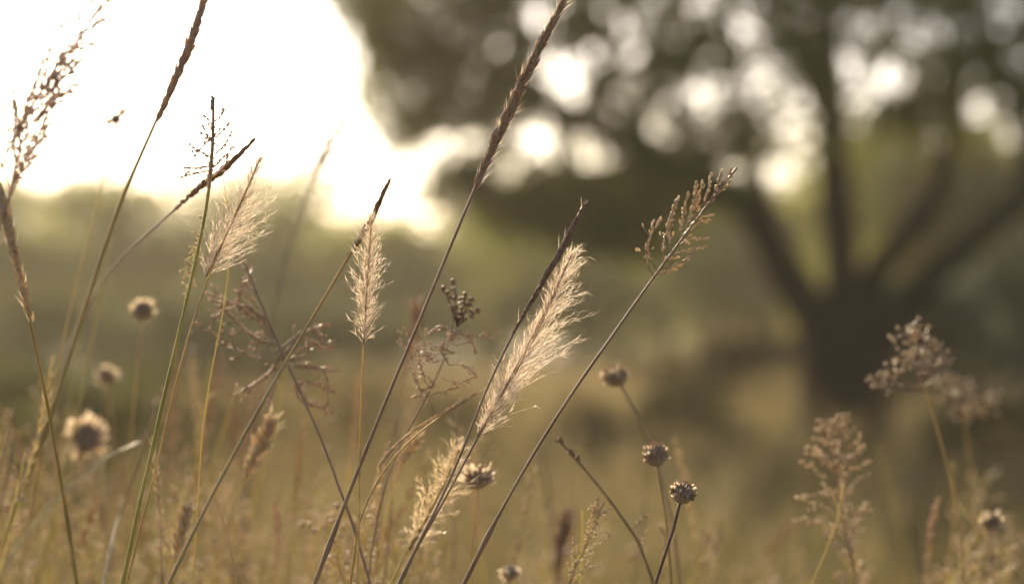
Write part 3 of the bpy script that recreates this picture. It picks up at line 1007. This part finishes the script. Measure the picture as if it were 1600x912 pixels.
# round seed heads
def head_plant(label, path, c, r, D, nb=16, bl=.5, group='round dry seed heads', squash=1.0, w=5, m='stem_brown', flare=.9, up=None, rows=2, bm='bract'):
    o, pl = plant('seed_head_flower', label, 'flower', [(p[0], p[1], p[2] if len(p) > 2 else D) for p in path], w, m, group, wtop=.8, D=D)
    add_head(o, P(c[0], c[1], D), up or (pl[0] - pl[3]), pm(r, D), nb, bl, squash=squash, flare=flare, rows=rows + 1, bm=bm)
    return o
head_plant('sharp round seed head lowest of the three at right of centre', [(1063, 782), (1056, 812), (1042, 858), (1022, 918)], (1067, 770), 18.5, 1.385, 20, .42, w=6.5, m='stem_dark')
head_plant('smaller round seed head, middle of the three at right of centre', [(1025, 722), (1032, 765), (1043, 832), (1050, 918)], (1024, 711), 17, 1.46, 16, .42, w=6, m='stem_olive')
head_plant('blurred fringed seed head, highest of the three at right of centre', [(968, 600), (990, 632), (1012, 676), (1032, 735), (1052, 830), (1060, 918)], (962, 589), 17, 1.64, 20, .48, w=5)
head_plant('fringed seed head with pale bracts right of the golden plume', [(747, 758), (741, 800), (738, 850), (736, 915)], (746, 746), 18, 1.5, 12, .85, w=4, m='stem_olive')
head_plant('large blurred dark-centred seed head with a pale ruff at lower left', [(136, 690), (146, 735), (160, 800), (178, 915)], (136, 684), 21, 1.82, 20, .85, w=5, flare=1.2, up=Vector((.15, -.8, .35)), squash=.7)
head_plant('blurred small seed head above the ruffed one at left', [(222, 494), (216, 560), (205, 680), (190, 915)], (222, 485), 14, 1.75, 15, .7, w=3.5, m='stem_olive', up=Vector((.2, -.8, .4)))
head_plant('faint blurred seed head between the left stems', [(168, 598), (175, 680), (182, 800), (186, 915)], (168, 588), 12, 1.95, 12, .7, w=3.5, m='stem_olive', up=Vector((-.3, -.7, .4)))
head_plant('small dark blurred seed head at the lower right edge', [(1548, 826), (1550, 880), (1553, 918)], (1548, 815), 14, 1.66, 10, .7, w=4)
head_plant('small seed head at the bottom edge below the golden plume', [(797, 900), (795, 912), (790, 960)], (797, 893), 11, 1.62, 10, .8, w=4)
# starry blurred flower in the white sky
o, pl = plant('star_flower', 'tiny blurred star-shaped flower against the white sky', 'flower', [(181, 186), (170, 240), (152, 320), (125, 420), (90, 560), (50, 760), (30, 915)], 4, 'stem_olive', D=1.6)
add_head(o, P(181, 186, 1.6), Vector((.1, -.95, .15)), pm(6.5, 1.6), 6, 3.0, rows=2, flare=1.6, bm='spikelet_pink')

# budded curving stem
o, pl = plant('budded_stalk', 'arching stalk with dried buds at its tip, below the bare panicle stem', 'flower',
    [(872, 686), (895, 712), (925, 742), (955, 775), (985, 822), (1005, 870), (1022, 918)], 7, 'stem_dark', D=1.5)
for q, r_ in (((876, 688), 8), ((893, 708), 9), ((903, 716), 6)):
    mb = MB()
    c = P(*q, 1.5)
    for k in range(7):
        d = (Vector((-.7, 0, .7)) + rv() * .7)
        mb.seed(c - d * pm(r_ * .5, 1.5), d, pm(r_ * 1.7, 1.5), pm(r_ * .42, 1.5), 6)
    mb.build('bud', 'spikelet_dark', o, o.location)
hand_panicle(o, [((990, 828), (1000, 812), (1012, 805)), ((1000, 856), (1004, 845), (1010, 832))], 1.5, pm(.8), pm(3), 6, 'stem_brown', 'bead')

# small panicle bottom centre-right
o, pl = plant('grass_panicle', 'small pale panicle cut by the bottom edge, right of centre', 'grass', [(938, 795), (925, 830), (908, 872), (890, 915), (878, 950)], 5, 'stem_brown', 'open seed panicles', D=1.45)
add_panicle(o, axis_of([(938, 795), (925, 830), (908, 872), (888, 925)], 1.45), 18, pm(58, 1.45), pm(14, 1.45), pm(2.6, 1.45), 9, 'stem_olive', 'bead', pm(.9), .6, None, .1, 0, .2)

# right side: pyramidal panicle and umbels, out of focus
o, pl = plant('grass_panicle', 'glittering pyramid-shaped panicle in front of the tree trunk', 'grass',
    [(1300, 662), (1305, 710), (1312, 770), (1320, 830), (1328, 880), (1335, 918)], 6, 'stem_brown', 'open seed panicles', D=1.6)
add_panicle(o, axis_of([(1300, 662), (1305, 710), (1312, 770), (1330, 885)], 1.6), 44, pm(84, 1.6), pm(24, 1.6), pm(3.0, 1.6), 11, 'stem_brown', 'bead', pm(1.1), 0.8, None, -.1, .2, .3, bl=2.0)

def umbel(label, path, rays, D, bead, w=5):
    o, pl = plant('umbel_flower', label, 'flower', path, w, 'stem_olive', 'pale umbels on the right', D=D)
    for a, b, n, rr in rays:
        p0, p1 = P(*a, D), P(*b, D)
        p1 = p1 + Vector((0, rng.uniform(-1, 1) * pm(25, D), 0))
        mb = MB(); sb = MB()
        mb.tube(spline([p0, p0.lerp(p1, .5) + Vector((0, 0, -pm(5, D))), p1], 7), lambda t: pm(1.6, D) * (1 - .4 * t), 4)
        for i in range(int(n * 1.5)):
            e = p1 + rv() * pm(rr * 1.45, D) * rng.uniform(.3, 1)
            mb.tube([p1, p1.lerp(e, .5), e], lambda t: pm(.7, D), 3)
            d = (e - p1).normalized()
            for k in range(3):
                sb.seed(e, d + rv() * .9, bead * 1.5, bead * rng.uniform(.6, 1), 5)
        b_ = mb.build('ray', 'stem_brown', o, o.location)
        sb.build('florets', 'bead', b_, Vector(o.location), kind='stuff')
umbel('pale blurred umbel right of the tree trunk, nearer of the two',
      [(1440, 590), (1450, 625), (1468, 680), (1485, 745), (1500, 830), (1508, 918)],
      [((1440, 590), (1418, 520), 12, 20), ((1440, 590), (1445, 530), 14, 20), ((1440, 592), (1465, 548), 12, 18), ((1441, 595), (1425, 568), 12, 22), ((1441, 596), (1460, 575), 10, 20),
       ((1444, 606), (1395, 578), 9, 16), ((1446, 612), (1376, 596), 10, 14), ((1446, 612), (1392, 602), 7, 12), ((1442, 600), (1440, 560), 10, 20), ((1444, 606), (1478, 560), 7, 10)], 1.62, pm(3.4, 1.62), 6)
umbel('fainter blurred umbel at the right edge behind the nearer one',
      [(1505, 650), (1512, 700), (1525, 790), (1535, 918)],
      [((1505, 650), (1480, 600), 10, 20), ((1505, 650), (1510, 610), 10, 22), ((1505, 652), (1540, 625), 9, 16), ((1505, 655), (1490, 625), 10, 20), ((1506, 656), (1525, 640), 8, 16)], 1.95, pm(3.8, 1.95), 5)

# ---------------------------------------------------------------- blurred stalks and panicles further back
def ghost_spike(label, path, D, w, n, L, m='stem_olive', sm='bead', group=None, k=3):
    o, pl = plant('grass_spike', label, 'grass', [(a, b, D) for a, b in path], w, m, group, D=D)
    add_spike(o, axis_of(path[:k], D), n, pm(L, D), pm(L * .16, D), sm, .6, .3)
ghost_spike('faint far spike between the white sky and the tree crown', [(540, 180), (508, 240), (484, 288), (462, 350), (430, 470), (390, 700), (375, 915)], 1.85, 5, 40, 20, 'stem_dark', 'spikelet_dark', k=3)
ghost_spike('pale blurred spike below the slack panicle', [(424, 655), (402, 705), (380, 752), (362, 800), (330, 915)], 1.54, 5, 70, 26, 'stem_olive', 'bead')
ghost_spike('pale blurred spike among the lowest stems at left', [(292, 792), (282, 835), (272, 880), (258, 940)], 1.52, 5, 60, 24, 'stem_olive', 'bead')
ghost_spike('pale blurred spike beside the slack panicle stem, thin and upright', [(652, 470), (648, 520), (630, 600), (600, 720), (590, 915)], 1.7, 4, 40, 20, 'stem_brown', 'spikelet')
ghost_spike('short pale blurred spike behind the curved stalk', [(655, 680), (632, 712), (610, 760), (590, 915)], 1.55, 4, 40, 20, 'stem_olive', 'bead')
ghost_spike('thin blurred upright spike right of the golden plume', [(890, 800), (878, 850), (868, 915)], 1.9, 6, 40, 24, 'stem_dark', 'spikelet_dark')

# bare blurred stalks, each a stalk of its own
GS = 'bare blurred stalks behind the plumes'
for (x0, y0, x1, D, w, m, lab) in (
    (172, 370, 60, 1.75, 7, 'stem_green', 'blurred green stalk slanting between the left stems'),
    (128, 470, 70, 1.95, 6, 'stem_green', 'faint green stalk behind the pale rough left spike'),
    (330, 560, 255, 1.8, 6, 'stem_green', 'blurred green stalk right of the bright green stem'),
    (372, 600, 262, 1.7, 6, 'stem_green', 'blurred yellowish stalk under the slack panicle'),
    (352, 690, 330, 1.95, 5, 'stem_olive', 'faint upright stalk left of the pale blurred spike'),
    (20, 690, -30, 1.7, 6, 'stem_dark', 'dark blurred stalk in the lower left corner'),
    (300, 540, 90, 1.9, 6, 'stem_brown', 'blurred brown stalk leaning low across the left stems'),
    (545, 720, 520, 1.6, 4, 'stem_olive', 'thin blurred stalk below the small upright plume'),
    (620, 640, 600, 1.6, 5, 'stem_brown', 'thin brown blurred stalk left of the golden plume'),
    (470, 690, 440, 2.0, 6, 'stem_olive', 'faint stalk between brown curving stem and slack panicle'),
    (845, 700, 870, 2.1, 9, 'stem_dark', 'broad dark blur of a stalk behind the bare panicle stem'),
    (905, 745, 885, 1.85, 5, 'stem_olive', 'faint stalk left of the budded stalk'),
    (1010, 770, 990, 1.9, 6, 'stem_dark', 'faint dark stalk left of the two lower seed heads'),
    (1120, 800, 1140, 2.1, 7, 'stem_olive', 'blurred stalk right of the sharp seed head'),
    (1490, 720, 1480, 1.75, 4, 'stem_olive', 'thin blurred stalk under the nearer umbel'),
    (1420, 800, 1440, 1.9, 6, 'stem_dark', 'dark blurred stalk between pyramid panicle and umbel stem')):
    plant('grass_stalk', lab, 'grass', [(x0, y0), ((x0 * .6 + x1 * .4) + 4, y0 * .6 + 915 * .4), (x1, 918)], w, m, GS, D=D)

ORD = ['leftmost', 'second from left', 'third from left', 'fourth from left', 'fifth from left', 'sixth from left', 'seventh from left',
       'eighth from left', 'ninth from left', 'tenth from left', 'eleventh from left', 'twelfth from left', 'thirteenth from left', 'fourteenth from left', 'fifteenth from left', 'sixteenth from left', 'seventeenth from left', 'eighteenth from left', 'nineteenth from left', 'twentieth from left', 'twenty-first from left', 'twenty-second from left', 'twenty-third from left']
GT = 'thin tangled stalks low in the picture'
WH = (('lower left', -20, 230), ('left of centre', 230, 480), ('centre', 480, 760), ('right of centre', 760, 1080), ('lower right', 1080, 1620))
QN = ('thread-thin', 'slightly bowed', 'strongly slanted', 'faint', 'short', 'crooked', 'pale', 'dull brown', 'yellowish', 'nodding', 'tall', 'wiry', 'straight', 'frayed', 'leaning', 'bent', 'slender')
for where, xa, xb in WH:
    n = 17 if xb < 800 else 8
    for i in range(n):
        D = rng.uniform(1.48, 2.3)
        x0 = xa + (xb - xa) * (i + rng.random()) / n
        y0 = rng.uniform(540, 800) if xb < 800 else rng.uniform(680, 860)
        lean = rng.uniform(-110, 50)
        m = rng.choice(('stem_olive', 'stem_brown', 'stem_green', 'stem_olive', 'stem_brown'))
        side = 'from the left'
        lab = QN[i] + ' blurred stalk in the low tangle at ' + where + ', ' + ORD[i]
        o, pl = plant('grass_stalk', lab, 'grass', [(x0, y0), (x0 + lean * .35 + rng.uniform(-12, 12), y0 * .62 + 915 * .38), (x0 + lean, 918)], rng.uniform(2.2, 4), m, GT, D=D, leaves=2)
        kind = rng.random()
        ax_ = pl[:9]
        if kind < .5:
            add_spike(o, ax_, 34, pm(15, D), pm(2.2, D), rng.choice(('bead', 'spikelet', 'spikelet_pink')), .35, .3)
        elif kind < .8:
            add_panicle(o, ax_, 8, pm(38, D), pm(14, D), pm(2, D), 7, 'stem_brown', rng.choice(('bead', 'spikelet_pink')), pm(.7, D), .6, None, .1, .1, .3, bl=2.8)

# low fluffy panicles filling the bottom of the picture: three kinds, copied
def proto(i):
    o = root('grass_panicle', 'tmp', 'grass', Vector((0, 0, 0)))
    h = 1.0
    ax = spline([Vector((.03 * (i - 1), 0, h)), Vector((.012 * (i - 1), 0, h - .06)), Vector((0, .004, h - .15))], 16)
    mb = MB()
    st = spline([ax[0], ax[8], ax[-1], Vector((-.01, .01, .5)), Vector((0, 0, 0))], 30)
    mb.tube(st, lambda t: .0011 * (.5 + .5 * t), 5)
    mb.build('stem', 'stem_olive', o)
    add_panicle(o, ax, (16, 20, 13)[i], (.042, .032, .05)[i], .012, (.0018, .0016, .002)[i], 6, 'stem_olive', 'bead', .0004, (.75, .5, .95)[i], None, .1, .15, .35)
    return o
PROTO = [proto(i) for i in range(3)]
used = [False] * 3
regions = (
    (17, (-20, 200, 630, 890), (1.75, 2.6), 'blurred pale panicle in the dense patch at lower left', 'blurred panicles at lower left'),
    (12, (220, 370, 720, 900), (1.6, 2.1), 'blurred pale panicle low beside the bright green stem', 'blurred panicles beside the green stem'),
    (14, (375, 560, 745, 890), (1.68, 2.3), 'blurred pale panicle below the brown curving stem', 'blurred panicles below the brown stem'),
    (7, (555, 700, 780, 900), (1.55, 1.9), 'blurred pale panicle low among stems of the large plume', 'blurred panicles under the large plume'),
    (6, (760, 1000, 840, 900), (1.9, 2.6), 'faint blurred panicle at the bottom, right of centre', 'blurred panicles at bottom centre'),
    (10, (1380, 1600, 740, 900), (1.7, 2.3), 'blurred dull panicle in the lower right corner', 'blurred panicles at lower right'),
    (6, (1080, 1290, 830, 910), (1.9, 2.6), 'faint blurred panicle between sharp seed head and pyramid panicle', 'blurred panicles right of the seed heads'),
)
for n, (xa, xb, ya, yb), (da, db), lab, grp in regions:
    xs_ = sorted(rng.uniform(xa, xb) for i in range(n))
    for i in range(n):
        k = rng.randrange(3)
        D = rng.uniform(da, db)
        tip = P(xs_[i], rng.uniform(ya, yb), D)
        c = copy_tree(PROTO[k]) if used[k] else PROTO[k]
        used[k] = True
        s_ = tip.z
        c.scale = (s_,) * 3
        lean = rng.uniform(-.05, .12)
        c.rotation_euler = (rng.uniform(-.04, .04), lean, rng.uniform(-.6, .6))
        c.location = (tip.x - math.sin(lean) * s_, tip.y, 0)
        c['label'] = lab + ', ' + ORD[i] + ' there'
        c['group'] = grp

# ---------------------------------------------------------------- haze
def haze():
    m = bpy.data.materials.new('haze')
    m.use_nodes = True
    nt = m.node_tree
    for n in list(nt.nodes):
        nt.nodes.remove(n)
    out = nt.nodes.new('ShaderNodeOutputMaterial')
    v = nt.nodes.new('ShaderNodeVolumePrincipled')
    v.inputs['Color'].default_value = (0.93, 0.85, 0.64, 1)
    v.inputs['Density'].default_value = HAZE
    v.inputs['Anisotropy'].default_value = 0.55
    nt.links.new(v.outputs[0], out.inputs['Volume'])
    x0, x1, y0, y1, z0, z1 = -60, 60, -12, 75, -1.1, 8.0
    vs = [(x, y, z) for z in (z0, z1) for y in (y0, y1) for x in (x0, x1)]
    fs = [(0, 2, 3, 1), (4, 5, 7, 6), (0, 1, 5, 4), (2, 6, 7, 3), (0, 4, 6, 2), (1, 3, 7, 5)]
    me = bpy.data.meshes.new('haze')
    me.from_pydata(vs, [], fs)
    me.materials.append(m)
    o = bpy.data.objects.new('haze', me)
    o['kind'] = 'stuff'
    o['label'] = 'warm low evening haze hanging over the meadow'
    o['category'] = 'haze'
    COL.objects.link(o)
if HAZE:
    haze()
